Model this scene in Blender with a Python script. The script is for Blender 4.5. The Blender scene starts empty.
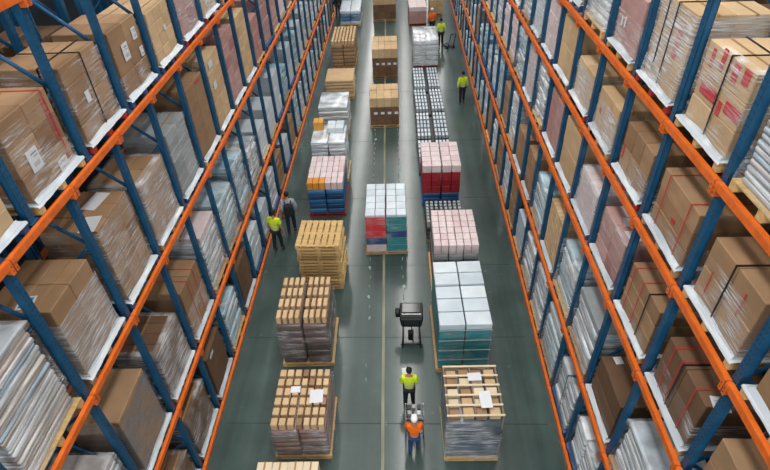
import bpy, bmesh, math, random
from mathutils import Vector, Matrix
S = bpy.context.scene
COL = S.collection
PI = math.pi
rnd = random.Random(7)

EXPO = 0.27
# ------------------------------------------------------------------ camera
CAM_H, FPX, PITCH, YAW, ROLL = 14.0, 533.4, .6739, .0516, -.0425
def cam_matrix():
    cp, sp = math.cos(PITCH), math.sin(PITCH)
    M = Matrix(((1, 0, 0), (0, sp, cp), (0, -cp, sp)))
    cy, sy = math.cos(YAW), math.sin(YAW)
    Y = Matrix(((cy, sy, 0), (-sy, cy, 0), (0, 0, 1)))
    cr, sr = math.cos(ROLL), math.sin(ROLL)
    R = Matrix(((cr, sr, 0), (-sr, cr, 0), (0, 0, 1)))
    return R @ M @ Y
W2C = cam_matrix()
cd = bpy.data.cameras.new('camera'); cam = bpy.data.objects.new('camera', cd); COL.objects.link(cam)
cam.matrix_world = Matrix.Translation((0, 0, CAM_H)) @ W2C.transposed().to_4x4()
cd.sensor_width = 36; cd.lens = FPX * 36 / 770; cd.clip_end = 400
S.camera = cam
def in_frame(x0, x1, y0, y1, z0, z1, pad=0):
    ps = []
    for x in (x0, x1):
        for y in (y0, y1):
            for z in (z0, z1):
                c = W2C @ (Vector((x, y, z)) - Vector((0, 0, CAM_H)))
                if c.z > -.3: continue
                ps.append((385 + FPX * c.x / -c.z, 235 - FPX * c.y / -c.z))
    if not ps: return False
    X = [p[0] for p in ps]; Yy = [p[1] for p in ps]
    return max(X) > pad and min(X) < 770 - pad and max(Yy) > pad and min(Yy) < 470 - pad
def depth_of(x, y, z): return -(W2C @ (Vector((x, y, z)) - Vector((0, 0, CAM_H)))).z

# ------------------------------------------------------------------ materials
def new_mat(name):
    m = bpy.data.materials.new(name); m.use_nodes = True
    nt = m.node_tree; b = nt.nodes['Principled BSDF']
    return m, nt, b
def N(nt, kind, **kw):
    n = nt.nodes.new(kind)
    for k, v in kw.items(): setattr(n, k, v)
    return n
def ramp(nt, stops):
    r = N(nt, 'ShaderNodeValToRGB'); e = r.color_ramp.elements
    while len(e) < len(stops): e.new(.5)
    for el, (p, c) in zip(e, stops):
        el.position = p; el.color = (c[0], c[1], c[2], 1)
    return r
def srgb(r, g, b):
    f = lambda c: (c / 255 / 12.92) if c / 255 <= .04045 else ((c / 255 + .055) / 1.055) ** 2.4
    return (f(r), f(g), f(b))
def surf(name, cols, rough=.6, scale=(3, 3, 3), amt=.25, rand=True, metal=0, spec=.4, bump=0, detail=4):
    """colour varies per object along cols, broken up by stretched noise"""
    m, nt, b = new_mat(name); L = nt.links
    if len(cols) == 1: cols = [cols[0], cols[0]]
    oi = N(nt, 'ShaderNodeObjectInfo')
    cr = ramp(nt, [(i / (len(cols) - 1), c) for i, c in enumerate(cols)])
    if rand: L.new(oi.outputs['Random'], cr.inputs[0])
    else: cr.inputs[0].default_value = .5
    tc = N(nt, 'ShaderNodeTexCoord'); mp = N(nt, 'ShaderNodeMapping'); mp.inputs['Scale'].default_value = scale
    L.new(tc.outputs['Object'], mp.inputs['Vector'])
    ad = N(nt, 'ShaderNodeVectorMath', operation='ADD')
    mu = N(nt, 'ShaderNodeMath', operation='MULTIPLY'); mu.inputs[1].default_value = 37
    L.new(oi.outputs['Random'], mu.inputs[0]); L.new(mp.outputs[0], ad.inputs[0]); L.new(mu.outputs[0], ad.inputs[1])
    nz = N(nt, 'ShaderNodeTexNoise'); nz.inputs['Scale'].default_value = 1; nz.inputs['Detail'].default_value = detail
    L.new(ad.outputs[0], nz.inputs['Vector'])
    rr = ramp(nt, [(.3, (1 - amt,) * 3), (.7, (1 + amt * .3,) * 3)])
    L.new(nz.outputs['Fac'], rr.inputs[0])
    mx = N(nt, 'ShaderNodeMixRGB', blend_type='MULTIPLY'); mx.inputs[0].default_value = 1
    L.new(cr.outputs[0], mx.inputs[1]); L.new(rr.outputs[0], mx.inputs[2])
    L.new(mx.outputs[0], b.inputs['Base Color'])
    b.inputs['Roughness'].default_value = rough; b.inputs['Metallic'].default_value = metal
    b.inputs['Specular IOR Level'].default_value = spec
    if bump:
        bp = N(nt, 'ShaderNodeBump'); bp.inputs['Strength'].default_value = bump; bp.inputs['Distance'].default_value = .03
        L.new(nz.outputs['Fac'], bp.inputs['Height']); L.new(bp.outputs[0], b.inputs['Normal'])
    return m
def film(name, lo, hi, base, scale=(1.0, 1.0, 16), rot=(.22, .18, 0), col=(.88, .9, .92), bump=.5):
    m, nt, b = new_mat(name); L = nt.links
    out = nt.nodes['Material Output']
    tc = N(nt, 'ShaderNodeTexCoord'); mp = N(nt, 'ShaderNodeMapping')
    mp.inputs['Scale'].default_value = scale; mp.inputs['Rotation'].default_value = rot
    L.new(tc.outputs['Object'], mp.inputs[0])
    oi = N(nt, 'ShaderNodeObjectInfo'); mu = N(nt, 'ShaderNodeMath', operation='MULTIPLY'); mu.inputs[1].default_value = 53
    ad = N(nt, 'ShaderNodeVectorMath', operation='ADD')
    L.new(oi.outputs['Random'], mu.inputs[0]); L.new(mp.outputs[0], ad.inputs[0]); L.new(mu.outputs[0], ad.inputs[1])
    nz = N(nt, 'ShaderNodeTexNoise'); nz.inputs['Scale'].default_value = 2.2; nz.inputs['Detail'].default_value = 3
    L.new(ad.outputs[0], nz.inputs['Vector'])
    mr = N(nt, 'ShaderNodeMapRange'); mr.inputs['From Min'].default_value = .42; mr.inputs['From Max'].default_value = .7
    mr.inputs['To Min'].default_value = lo; mr.inputs['To Max'].default_value = hi
    n2 = N(nt, 'ShaderNodeTexNoise'); n2.inputs['Scale'].default_value = 1.5; n2.inputs['Detail'].default_value = 1
    a2 = N(nt, 'ShaderNodeVectorMath', operation='ADD'); L.new(tc.outputs['Object'], a2.inputs[0]); L.new(mu.outputs[0], a2.inputs[1]); L.new(a2.outputs[0], n2.inputs['Vector'])
    m2 = N(nt, 'ShaderNodeMapRange'); m2.inputs['From Min'].default_value = .4; m2.inputs['From Max'].default_value = .6; m2.inputs['To Min'].default_value = base; L.new(n2.outputs['Fac'], m2.inputs['Value'])
    pm = N(nt, 'ShaderNodeMath', operation='MULTIPLY'); L.new(nz.outputs['Fac'], mr.inputs['Value']); L.new(mr.outputs[0], pm.inputs[0]); L.new(m2.outputs[0], pm.inputs[1])
    tr = N(nt, 'ShaderNodeBsdfTransparent'); mx = N(nt, 'ShaderNodeMixShader')
    b.inputs['Base Color'].default_value = (*col, 1); b.inputs['Roughness'].default_value = .22
    b.inputs['Specular IOR Level'].default_value = .6
    bp = N(nt, 'ShaderNodeBump'); bp.inputs['Strength'].default_value = bump; bp.inputs['Distance'].default_value = .04
    L.new(nz.outputs['Fac'], bp.inputs['Height']); L.new(bp.outputs[0], b.inputs['Normal'])
    L.new(pm.outputs[0], mx.inputs[0]); L.new(tr.outputs[0], mx.inputs[1]); L.new(b.outputs[0], mx.inputs[2])
    L.new(mx.outputs[0], out.inputs['Surface'])
    return m
def plain(name, col, rough=.5, metal=0, spec=.4):
    m, nt, b = new_mat(name)
    b.inputs['Base Color'].default_value = (*col, 1); b.inputs['Roughness'].default_value = rough
    b.inputs['Metallic'].default_value = metal; b.inputs['Specular IOR Level'].default_value = spec
    return m
M = {}
BR = [srgb(142, 108, 78), srgb(162, 128, 95), srgb(176, 142, 108), srgb(150, 118, 88)]
M['brown'] = surf('cardboard', BR, .75, (2, 2, 5), .18)
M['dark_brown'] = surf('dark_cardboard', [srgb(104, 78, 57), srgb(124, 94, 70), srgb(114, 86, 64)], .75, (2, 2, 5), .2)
M['tan'] = surf('tan_cardboard', [srgb(196, 164, 124), srgb(214, 184, 144)], .75, (2, 2, 4), .14)
M['cream'] = surf('cream_cardboard', [srgb(216, 198, 168), srgb(228, 212, 184)], .7, (2, 2, 4), .1)
M['pink'] = surf('mauve_cardboard', [srgb(168, 122, 118), srgb(196, 158, 152), srgb(182, 134, 126)], .65, (2, 2, 6), .22)
M['pinkwhite'] = surf('pale_pink_cardboard', [srgb(216, 196, 196), srgb(224, 208, 208), srgb(210, 186, 188)], .6, (5, 5, 5), .14)
M['red'] = surf('red_cardboard', [srgb(150, 34, 44), srgb(172, 44, 52)], .55, (3, 3, 3), .2)
M['redbright'] = surf('bright_red_cardboard', [srgb(206, 44, 50), srgb(214, 70, 76)], .55, (3, 3, 3), .2)
M['teal'] = surf('teal_carton', [srgb(42, 128, 134), srgb(56, 146, 150), srgb(34, 112, 122)], .4, (3, 3, 6), .25)
M['navy'] = surf('navy_carton', [srgb(36, 72, 116), srgb(50, 90, 134)], .45, (3, 3, 6), .25)
M['blue'] = surf('blue_carton', [srgb(44, 104, 158), srgb(62, 124, 172)], .45, (3, 3, 6), .25)
M['orange_box'] = surf('orange_carton', [srgb(210, 140, 50), srgb(224, 160, 70)], .6, (3, 3, 3), .15)
M['white'] = surf('white_carton', [srgb(200, 212, 220), srgb(214, 224, 230), srgb(190, 204, 214)], .45, (2, 2, 6), .14)
M['charcoal'] = surf('charcoal_crate', [srgb(48, 50, 54), srgb(64, 66, 70)], .5, (3, 3, 3), .2)
M['grey'] = surf('grey_carton', [srgb(146, 152, 154), srgb(168, 174, 176)], .5, (2, 2, 6), .2)
M['silver'] = surf('silver_film', [srgb(226, 234, 240), srgb(240, 246, 250), srgb(200, 214, 224), srgb(248, 250, 252), srgb(214, 222, 228)], .22, (1.2, 1.6, 16), .68, spec=.7, bump=.5)  # film streaks, contrast raised in the colour to imitate highlights and dark gaps
M['bluefilm'] = surf('pale_blue_film', [srgb(176, 214, 230), srgb(224, 240, 246), srgb(150, 194, 214), srgb(236, 246, 250)], .22, (1.2, 1.6, 16), .66, spec=.7, bump=.5)
M['mag'] = surf('printed_bundle', [srgb(226, 232, 238), srgb(200, 208, 216), srgb(208, 186, 168), srgb(240, 244, 248), srgb(168, 192, 210), srgb(216, 208, 200)], .32, (1.4, 1.4, 22), .66, spec=.7, bump=.5)
M['darkwrap'] = surf('smoky_film_layer', [srgb(92, 80, 78), srgb(118, 100, 96), srgb(82, 76, 80)], .25, (2, 2, 12), .35, spec=.6, bump=.3)
M['mauvewrap'] = surf('mauve_film_layer', [srgb(138, 110, 104), srgb(160, 132, 124), srgb(116, 92, 92)], .25, (2, 2, 12), .35, spec=.6, bump=.3)
M['greywrap'] = surf('grey_film_layer', [srgb(74, 84, 96), srgb(104, 114, 126), srgb(64, 72, 84)], .25, (2, 2, 12), .4, spec=.6, bump=.3)
M['tape'] = plain('packing_tape', srgb(176, 140, 98), .3)
M['seam'] = plain('carton_seam', srgb(70, 50, 36), .9)
M['paper'] = surf('white_paper', [srgb(222, 224, 228), srgb(212, 216, 220)], .6, (6, 6, 6), .05)
M['bar'] = plain('label_print', srgb(150, 152, 158), .7)
M['bluelabel'] = plain('blue_label_print', srgb(58, 130, 172), .5)
M['strap'] = plain('black_strap', srgb(26, 26, 28), .4)
M['bluestrap'] = plain('blue_strap', srgb(50, 110, 150), .4)
M['redtape'] = plain('red_tape', srgb(196, 52, 58), .45)
M['wood'] = surf('pallet_wood', [srgb(176, 134, 86), srgb(198, 158, 108), srgb(158, 116, 74)], .75, (1, 12, 12), .3)
M['palewood'] = surf('pale_pallet_wood', [srgb(196, 160, 104), srgb(220, 186, 128), srgb(206, 168, 108)], .75, (1, 12, 12), .25)
M['greywood'] = surf('weathered_pallet_wood', [srgb(140, 118, 92), srgb(160, 138, 110)], .8, (1, 12, 12), .3)
M['bluewood'] = surf('blue_painted_pallet', [srgb(38, 74, 122), srgb(48, 88, 138)], .6, (1, 12, 12), .25)
M['redwood'] = surf('red_painted_pallet', [srgb(150, 46, 44), srgb(168, 60, 50)], .6, (1, 12, 12), .25)
M['film'] = film('stretch_film', .05, .75, .12)
M['filmwhite'] = film('white_stretch_film', .25, 1, .5)
M['filmthin'] = film('thin_stretch_film', .0, .4, .1)
M['filmblue'] = film('blue_tinted_film', .15, .6, .4, col=srgb(120, 160, 190))
M['sheet'] = surf('white_slip_sheet', [srgb(196, 204, 212), srgb(208, 216, 222), srgb(180, 190, 200)], .3, (1, 2, 2), .2, spec=.6)

def beam_mat():
    m, nt, b = new_mat('orange_beam_paint'); L = nt.links
    tc = N(nt, 'ShaderNodeTexCoord'); nz = N(nt, 'ShaderNodeTexNoise'); nz.inputs['Scale'].default_value = 6; nz.inputs['Detail'].default_value = 6
    L.new(tc.outputs['Object'], nz.inputs['Vector'])
    r = ramp(nt, [(.25, srgb(202, 92, 32)), (.5, srgb(232, 110, 34)), (.8, srgb(240, 124, 48))]); L.new(nz.outputs['Fac'], r.inputs[0])
    L.new(r.outputs[0], b.inputs['Base Color']); b.inputs['Roughness'].default_value = .42
    return m
M['beam'] = beam_mat()
def post_mat():
    # painted steel with a regular grid of punched slots
    m, nt, b = new_mat('blue_upright_paint'); L = nt.links
    tc = N(nt, 'ShaderNodeTexCoord'); sx = N(nt, 'ShaderNodeSeparateXYZ'); L.new(tc.outputs['Object'], sx.inputs[0])
    def band(src, period, width, off=0):
        a = N(nt, 'ShaderNodeMath', operation='ADD'); a.inputs[1].default_value = off; L.new(src, a.inputs[0])
        d = N(nt, 'ShaderNodeMath', operation='PINGPONG'); d.inputs[1].default_value = period / 2; L.new(a.outputs[0], d.inputs[0])
        c = N(nt, 'ShaderNodeMath', operation='LESS_THAN'); c.inputs[1].default_value = width / 2; L.new(d.outputs[0], c.inputs[0])
        return c.outputs[0]
    z = band(sx.outputs['Z'], .1, .034); y = band(sx.outputs['Y'], .06, .016, .03)
    mu = N(nt, 'ShaderNodeMath', operation='MULTIPLY'); L.new(z, mu.inputs[0]); L.new(y, mu.inputs[1])
    nz = N(nt, 'ShaderNodeTexNoise'); nz.inputs['Scale'].default_value = 5; L.new(tc.outputs['Object'], nz.inputs['Vector'])
    r = ramp(nt, [(.3, srgb(12, 72, 108)), (.7, srgb(18, 88, 126))]); L.new(nz.outputs['Fac'], r.inputs[0])
    mx = N(nt, 'ShaderNodeMixRGB'); L.new(mu.outputs[0], mx.inputs[0]); L.new(r.outputs[0], mx.inputs[1]); mx.inputs[2].default_value = (*srgb(10, 24, 38), 1)
    L.new(mx.outputs[0], b.inputs['Base Color']); b.inputs['Roughness'].default_value = .45
    return m
M['post'] = post_mat()
M['brace'] = plain('blue_brace_paint', srgb(14, 80, 122), .5)
def floor_mat():
    m, nt, b = new_mat('sealed_concrete'); L = nt.links
    tc = N(nt, 'ShaderNodeTexCoord')
    n1 = N(nt, 'ShaderNodeTexNoise'); n1.inputs['Scale'].default_value = .35; n1.inputs['Detail'].default_value = 8; n1.inputs['Roughness'].default_value = .6
    L.new(tc.outputs['Object'], n1.inputs['Vector'])
    mp = N(nt, 'ShaderNodeMapping'); mp.inputs['Scale'].default_value = (3.2, .12, 1); L.new(tc.outputs['Object'], mp.inputs[0])
    n2 = N(nt, 'ShaderNodeTexNoise'); n2.inputs['Scale'].default_value = 1; n2.inputs['Detail'].default_value = 5; L.new(mp.outputs[0], n2.inputs['Vector'])
    r1 = ramp(nt, [(.25, srgb(42, 59, 56)), (.55, srgb(64, 83, 79)), (.8, srgb(82, 103, 97))]); L.new(n1.outputs['Fac'], r1.inputs[0])
    r2 = ramp(nt, [(.3, (.74,) * 3), (.7, (1.1,) * 3)]); L.new(n2.outputs['Fac'], r2.inputs[0])
    mx = N(nt, 'ShaderNodeMixRGB', blend_type='MULTIPLY'); mx.inputs[0].default_value = 1
    L.new(r1.outputs[0], mx.inputs[1]); L.new(r2.outputs[0], mx.inputs[2])
    n3 = N(nt, 'ShaderNodeTexNoise'); n3.inputs['Scale'].default_value = 3.5; n3.inputs['Detail'].default_value = 2; L.new(tc.outputs['Object'], n3.inputs['Vector'])
    r3 = ramp(nt, [(.70, (0, 0, 0)), (.78, (1, 1, 1))]); L.new(n3.outputs['Fac'], r3.inputs[0])
    m3 = N(nt, 'ShaderNodeMixRGB'); m3.inputs[2].default_value = (*srgb(128, 142, 138), 1)
    sc = N(nt, 'ShaderNodeMath', operation='MULTIPLY'); sc.inputs[1].default_value = .4; L.new(r3.outputs[0], sc.inputs[0])
    L.new(sc.outputs[0], m3.inputs[0]); L.new(mx.outputs[0], m3.inputs[1])
    L.new(m3.outputs[0], b.inputs['Base Color'])
    rr = N(nt, 'ShaderNodeMapRange'); rr.inputs['To Min'].default_value = .3; rr.inputs['To Max'].default_value = .46
    L.new(n1.outputs['Fac'], rr.inputs['Value']); L.new(rr.outputs[0], b.inputs['Roughness'])
    b.inputs['Specular IOR Level'].default_value = .4; b.inputs['Coat Weight'].default_value = .6; b.inputs['Coat Roughness'].default_value = .14
    return m
M['floor'] = floor_mat()
M['joint'] = plain('floor_joint', srgb(48, 60, 58), .8)
M['linepaint'] = surf('worn_cream_line', [srgb(150, 150, 126)], .6, (6, .6, 1), .5, rand=False)
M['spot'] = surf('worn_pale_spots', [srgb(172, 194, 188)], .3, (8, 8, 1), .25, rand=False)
M['wall'] = surf('shade_dark_wall', [srgb(36, 42, 46)], .8, (.4, 6, .2), .2, rand=False)  # dark colour stands in for the shade deep inside the racks
M['ceil'] = surf('grey_roof_deck', [srgb(70, 76, 80)], .8, (.5, .5, .5), .15, rand=False)

# ------------------------------------------------------------------ mesh helpers
class MB:
    """collects shapes into one mesh"""
    def __init__(s): s.bm = bmesh.new(); s.mats = []
    def mi(s, m):
        if m not in s.mats: s.mats.append(m)
        return s.mats.index(m)
    def box(s, c, d, m, rot=None, bev=0, taper=None):
        r = bmesh.ops.create_cube(s.bm, size=1); vs = r['verts']
        for v in vs:
            v.co = Vector((v.co.x * d[0], v.co.y * d[1], v.co.z * d[2]))
            if taper and v.co.z > 0: v.co.x *= taper; v.co.y *= taper
        if rot is not None: bmesh.ops.transform(s.bm, matrix=rot.to_4x4() if len(rot) == 3 else rot, verts=vs)
        for v in vs: v.co += Vector(c)
        k = s.mi(m)
        fs = set(f for v in vs for f in v.link_faces)
        for f in fs: f.material_index = k
        if bev:
            es = list(set(e for v in vs for e in v.link_edges))
            bmesh.ops.bevel(s.bm, geom=es, offset=bev, segments=1, affect='EDGES', profile=.5)
        return s
    def cyl(s, a, b, r0, m, r1=None, n=10):
        a = Vector(a); b = Vector(b); r1 = r0 if r1 is None else r1
        q = (b - a).to_track_quat('Z', 'Y'); k = s.mi(m); R = []
        for p, r in ((a, r0), (b, r1)):
            R.append([s.bm.verts.new(p + q @ Vector((math.cos(2 * PI * i / n) * r, math.sin(2 * PI * i / n) * r, 0))) for i in range(n)])
        for i in range(n):
            f = s.bm.faces.new((R[0][i], R[0][(i + 1) % n], R[1][(i + 1) % n], R[1][i])); f.material_index = k; f.smooth = True
        f = s.bm.faces.new(R[0][::-1]); f.material_index = k
        f = s.bm.faces.new(R[1]); f.material_index = k
        return s
    def sphere(s, c, d, m, u=12, v=8):
        r = bmesh.ops.create_uvsphere(s.bm, u_segments=u, v_segments=v, radius=1); k = s.mi(m)
        for w in r['verts']: w.co = Vector((w.co.x * d[0], w.co.y * d[1], w.co.z * d[2])) + Vector(c)
        for f in set(f for w in r['verts'] for f in w.link_faces): f.material_index = k; f.smooth = True
        return s
    def mesh(s, name):
        me = bpy.data.meshes.new(name); s.bm.to_mesh(me); s.bm.free()
        for m in s.mats: me.materials.append(m)
        return me
def link(name, me, parent=None, loc=(0, 0, 0), rz=0, rot=None):
    o = bpy.data.objects.new(name, me); COL.objects.link(o); o.location = loc
    o.rotation_euler = rot if rot else (0, 0, rz)
    if parent: o.parent = parent
    return o
def tag(o, label=None, cat=None, group=None, kind=None):
    if label: o['label'] = label
    if cat: o['category'] = cat
    if group: o['group'] = group
    if kind: o['kind'] = kind
    return o
def thing(name, label, cat, loc, rz=0, group=None):
    o = link(name, None, None, loc, rz); o.empty_display_size = .1
    return tag(o, label, cat, group)

CACHE = {}
def carton_mesh(dx, dy, dz, mat, tape=True):
    k = ('c', round(dx, 2), round(dy, 2), round(dz, 2), mat, tape)
    if k not in CACHE:
        b = MB(); b.box((0, 0, dz / 2), (dx, dy, dz), M[mat], bev=min(.012, dz * .06))
        if tape:
            b.box((0, 0, dz), (.05, dy * .96, .004), M['tape'])
            b.box((0, 0, dz + .0005), (.006, dy * .98, .004), M['seam'])
            for s in (-1, 1): b.box((0, s * dy / 2, dz - .05), (.05, .004, .1), M['tape'])
        CACHE[k] = b.mesh('carton')
    return CACHE[k]
def slab_mesh(dx, dy, dz, mat, rounded=.35):
    k = ('s', round(dx, 2), round(dy, 2), round(dz, 3), mat)
    if k not in CACHE:
        bm = bmesh.new(); bmesh.ops.create_cube(bm, size=1)
        for v in bm.verts: v.co = Vector((v.co.x * dx, v.co.y * dy, (v.co.z + .5) * dz))
        bmesh.ops.bevel(bm, geom=bm.edges[:], offset=min(dz * rounded, .05), segments=2, affect='EDGES', profile=.5)
        for f in bm.faces: f.smooth = True
        me = bpy.data.meshes.new('bundle'); bm.to_mesh(me); bm.free(); me.materials.append(M[mat]); CACHE[k] = me
    return CACHE[k]
def pallet_mesh(dx, dy, mat='wood', h=.15):
    # deck boards run along y; three bearers along x
    k = ('p', round(dx, 2), round(dy, 2), mat, h)
    if k not in CACHE:
        b = MB(); m = M[mat]; t = h * .14; n = 7; bw = dx / n * .8
        for i in range(n): b.box((-dx / 2 + bw / 2 + i * (dx - bw) / (n - 1), 0, h - t / 2), (bw, dy, t), m)
        for j in (-1, 0, 1):
            y = j * (dy / 2 - .06)
            b.box((0, y, h - t * 1.5), (dx, .12, t), m)
            for i in (-1, 0, 1): b.box((i * (dx / 2 - .07), y, h * .46), (.14, .12, h * .66), m)
            b.box((0, y, t / 2), (dx, .12, t), m)
        CACHE[k] = b.mesh('pallet')
    return CACHE[k]
def wrap_mesh(dx, dy, z0, z1, mat, flare=.03, top=True, seed=0):
    k = ('w', round(dx, 2), round(dy, 2), round(z0, 2), round(z1, 2), mat, flare, top, seed % 3)
    if k not in CACHE:
        r = random.Random(seed % 3 + 5); bm = bmesh.new()
        nx, ny, nz = 6, 8, 7; ring = []
        per = [(-dx / 2 + dx * i / nx, -dy / 2) for i in range(nx)] + [(dx / 2, -dy / 2 + dy * i / ny) for i in range(ny)] + \
              [(dx / 2 - dx * i / nx, dy / 2) for i in range(nx)] + [(-dx / 2, dy / 2 - dy * i / ny) for i in range(ny)]
        for j in range(nz + 1):
            z = z0 + (z1 - z0) * j / nz; row = []
            f = flare * max(0, 1 - j / 2.2)
            for (x, y) in per:
                g = .012 + f + r.random() * .012
                row.append(bm.verts.new((x + math.copysign(g, x) if abs(x) > dx / 2 - .01 else x, y + math.copysign(g, y) if abs(y) > dy / 2 - .01 else y, z)))
            ring.append(row)
        n = len(per)
        for j in range(nz):
            for i in range(n): bm.faces.new((ring[j][i], ring[j][(i + 1) % n], ring[j + 1][(i + 1) % n], ring[j + 1][i]))
        if top:
            inn = [bm.verts.new((x * .82, y * .82, z1 + .012)) for (x, y) in per]
            for i in range(n): bm.faces.new((ring[nz][i], ring[nz][(i + 1) % n], inn[(i + 1) % n], inn[i]))
        for f in bm.faces: f.smooth = True
        me = bpy.data.meshes.new('stretch_wrap'); bm.to_mesh(me); bm.free(); me.materials.append(M[mat]); CACHE[k] = me
    return CACHE[k]
def label_mesh(w, h, kind='paper'):
    k = ('l', round(w, 2), round(h, 2), kind)
    if k not in CACHE:   # lies in the y-z plane, facing -x
        b = MB(); b.box((0, 0, 0), (.006, w, h), M['paper'])
        if kind == 'paper':
            b.box((-.0035, -w * .1, h * .28), (.002, w * .55, h * .08), M['bar'])
            b.box((-.0035, -w * .18, h * .12), (.002, w * .4, h * .05), M['bar'])
            for i in range(6): b.box((-.0035, -w * .3 + i * w * .1, -h * .22), (.002, w * (.03 + .02 * (i % 2)), h * .22), M['bar'])
        elif kind == 'blue': b.box((-.0035, 0, 0), (.002, w * .75, h * .72), M['bluelabel'])
        CACHE[k] = b.mesh('label')
    return CACHE[k]
def strap_mesh(dx, dz, mat='strap', w=.03):
    # band round front, top and back, in the x-z plane
    k = ('t', round(dx, 2), round(dz, 2), mat, w)
    if k not in CACHE:
        b = MB(); m = M[mat]
        b.box((-dx / 2 - .006, 0, dz / 2), (.008, w, dz + .012), m); b.box((dx / 2 + .006, 0, dz / 2), (.008, w, dz + .012), m)
        b.box((0, 0, dz + .006), (dx + .02, w, .008), m); CACHE[k] = b.mesh('strap')
    return CACHE[k]
def ystrap_mesh(dy, dz, mat='strap', w=.03):
    k = ('ty', round(dy, 2), round(dz, 2), mat, w)
    if k not in CACHE:
        b = MB(); m = M[mat]
        for s in (-1, 1): b.box((0, s * (dy / 2 + .006), dz / 2), (w, .008, dz + .012), m)
        b.box((0, 0, dz + .006), (w, dy + .02, .008), m); CACHE[k] = b.mesh('strap')
    return CACHE[k]

def cartons(p, dx, dy, z0, dz, nx, ny, nz, mat, jit=.004, tape=True, x0=0, y0=0, name='carton', mats=None, gap=.008, top_mat=None):
    cx, cy, cz = dx / nx, dy / ny, dz / nz
    for k in range(nz):
        for i in range(nx):
            for j in range(ny):
                if 0 < i < nx - 1 and 0 < j < ny - 1 and k < nz - 1: continue
                if i == nx - 1 and nx > 1 and k < nz - 1 and 0 < j < ny - 1: continue   # hidden at the back
                m = mats(i, j, k) if mats else (top_mat if top_mat and k == nz - 1 else mat)
                link(name, carton_mesh(cx - gap, cy - gap, cz - .003, m, tape), p,
                     (x0 - dx / 2 + cx * (i + .5) + rnd.uniform(-jit, jit), y0 - dy / 2 + cy * (j + .5) + rnd.uniform(-jit, jit), z0 + cz * k),
                     rnd.uniform(-jit, jit) * 2)
def bundles(p, dx, dy, z0, dz, n, mat, ny=1, jit=.02, x0=0, y0=0, name='bundle', topjit=0):
    h = dz / n; w = dy / ny
    for j in range(ny):
        for k in range(n):
            link(name, slab_mesh(dx - jit, w - .012, h - .002, mat), p,
                 (x0 + rnd.uniform(-jit, jit), y0 - dy / 2 + w * (j + .5) + rnd.uniform(-jit, jit) * .5, z0 + h * k), rnd.uniform(-jit, jit) * .6)

# ------------------------------------------------------------------ setting
def struct(name, me, loc=(0, 0, 0)): return tag(link(name, me, None, loc), kind='structure')
YB, YF = -25, 136
XL, XR = -10.6, 8.0
b = MB(); b.box(((XL + XR) / 2, (YB + YF) / 2, -.1), (XR - XL, YF - YB, .2), M['floor']); struct('floor', b.mesh('floor'))
ZC = 18.0
b = MB(); b.box(((XL + XR) / 2, (YB + YF) / 2, ZC + .1), (XR - XL, YF - YB, .2), M['ceil']); struct('ceiling', b.mesh('ceiling'))
for nm, c, d in (('added_wall_left', (XL - .1, (YB + YF) / 2, ZC / 2), (.2, YF - YB, ZC)), ('added_wall_right', (XR + .1, (YB + YF) / 2, ZC / 2), (.2, YF - YB, ZC)),  # side walls added behind the racks to make their insides dark
                 ('wall_back', ((XL + XR) / 2, YF + .1, ZC / 2), (XR - XL, .2, ZC)), ('wall_front', ((XL + XR) / 2, YB - .1, ZC / 2), (XR - XL, .2, ZC))):
    b = MB(); b.box(c, d, M['wall']); struct(nm, b.mesh(nm))
# floor marks: centre line, its two rows of worn spots, saw-cut joints
def cx_line(y): return -.55 - .0225 * y
b = MB(); a = math.atan(.0225)
b.box((cx_line(35), 35, .002), (.09, 66, .004), M['linepaint'], rot=None)
me = b.mesh('floor_line')
for v in me.vertices: v.co.x += -.0225 * (v.co.y - 35)
tag(link('floor_line', me), 'worn cream line painted along the middle of the grey warehouse floor', 'floor marking')
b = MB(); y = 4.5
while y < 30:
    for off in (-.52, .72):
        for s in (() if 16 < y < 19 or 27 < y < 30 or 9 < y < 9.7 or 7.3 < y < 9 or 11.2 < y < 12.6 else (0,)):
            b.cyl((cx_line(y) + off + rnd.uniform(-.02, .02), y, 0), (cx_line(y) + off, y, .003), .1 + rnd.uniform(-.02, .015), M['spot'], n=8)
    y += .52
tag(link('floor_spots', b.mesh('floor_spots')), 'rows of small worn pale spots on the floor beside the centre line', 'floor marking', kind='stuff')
for i, y in enumerate((5.6, 6.75, 8.7, 11.95, 15.6, 20.2, 25.6, 32)):
    b = MB(); b.box((-.7, y, .001), (9.4, .022 if i < 5 else .03, .002), M['joint']); struct('trim_%d' % (i + 1), b.mesh('floor_joint'))

# ------------------------------------------------------------------ racks
RX, RY0, RS, RZ = 4.288, 4.434, 1.830, [.08, 2.75, 5.64, 7.84, 9.82]
LX, LY0, LS, LZ = -5.627, 5.430, 1.868, [.08, 2.755, 6.07, 9.21]
SLANT = .012
NB = 30
def brace_mesh(x0, x1, zs, t=.035):
    b = MB(); m = M['brace']; flip = 0
    for z0, z1 in zip(zs, zs[1:]):
        p, q = ((x0, z0), (x1, z1)) if flip else ((x1, z0), (x0, z1)); flip ^= 1
        b.cyl((p[0], 0, p[1]), (q[0], 0, q[1]), t, m, n=6)
    return b.mesh('brace')
def upright_mesh(h):
    b = MB(); m = M['post']
    b.box((.02, 0, h / 2), (.02, .13, h), m); b.box((.075, -.056, h / 2), (.11, .018, h), m); b.box((.075, .056, h / 2), (.11, .018, h), m)
    b.box((.125, -.04, h / 2), (.012, .05, h), m); b.box((.125, .04, h / 2), (.012, .05, h), m)
    b.box((.075, 0, .006), (.2, .2, .012), M['brace'])
    return b.mesh('upright')
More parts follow.
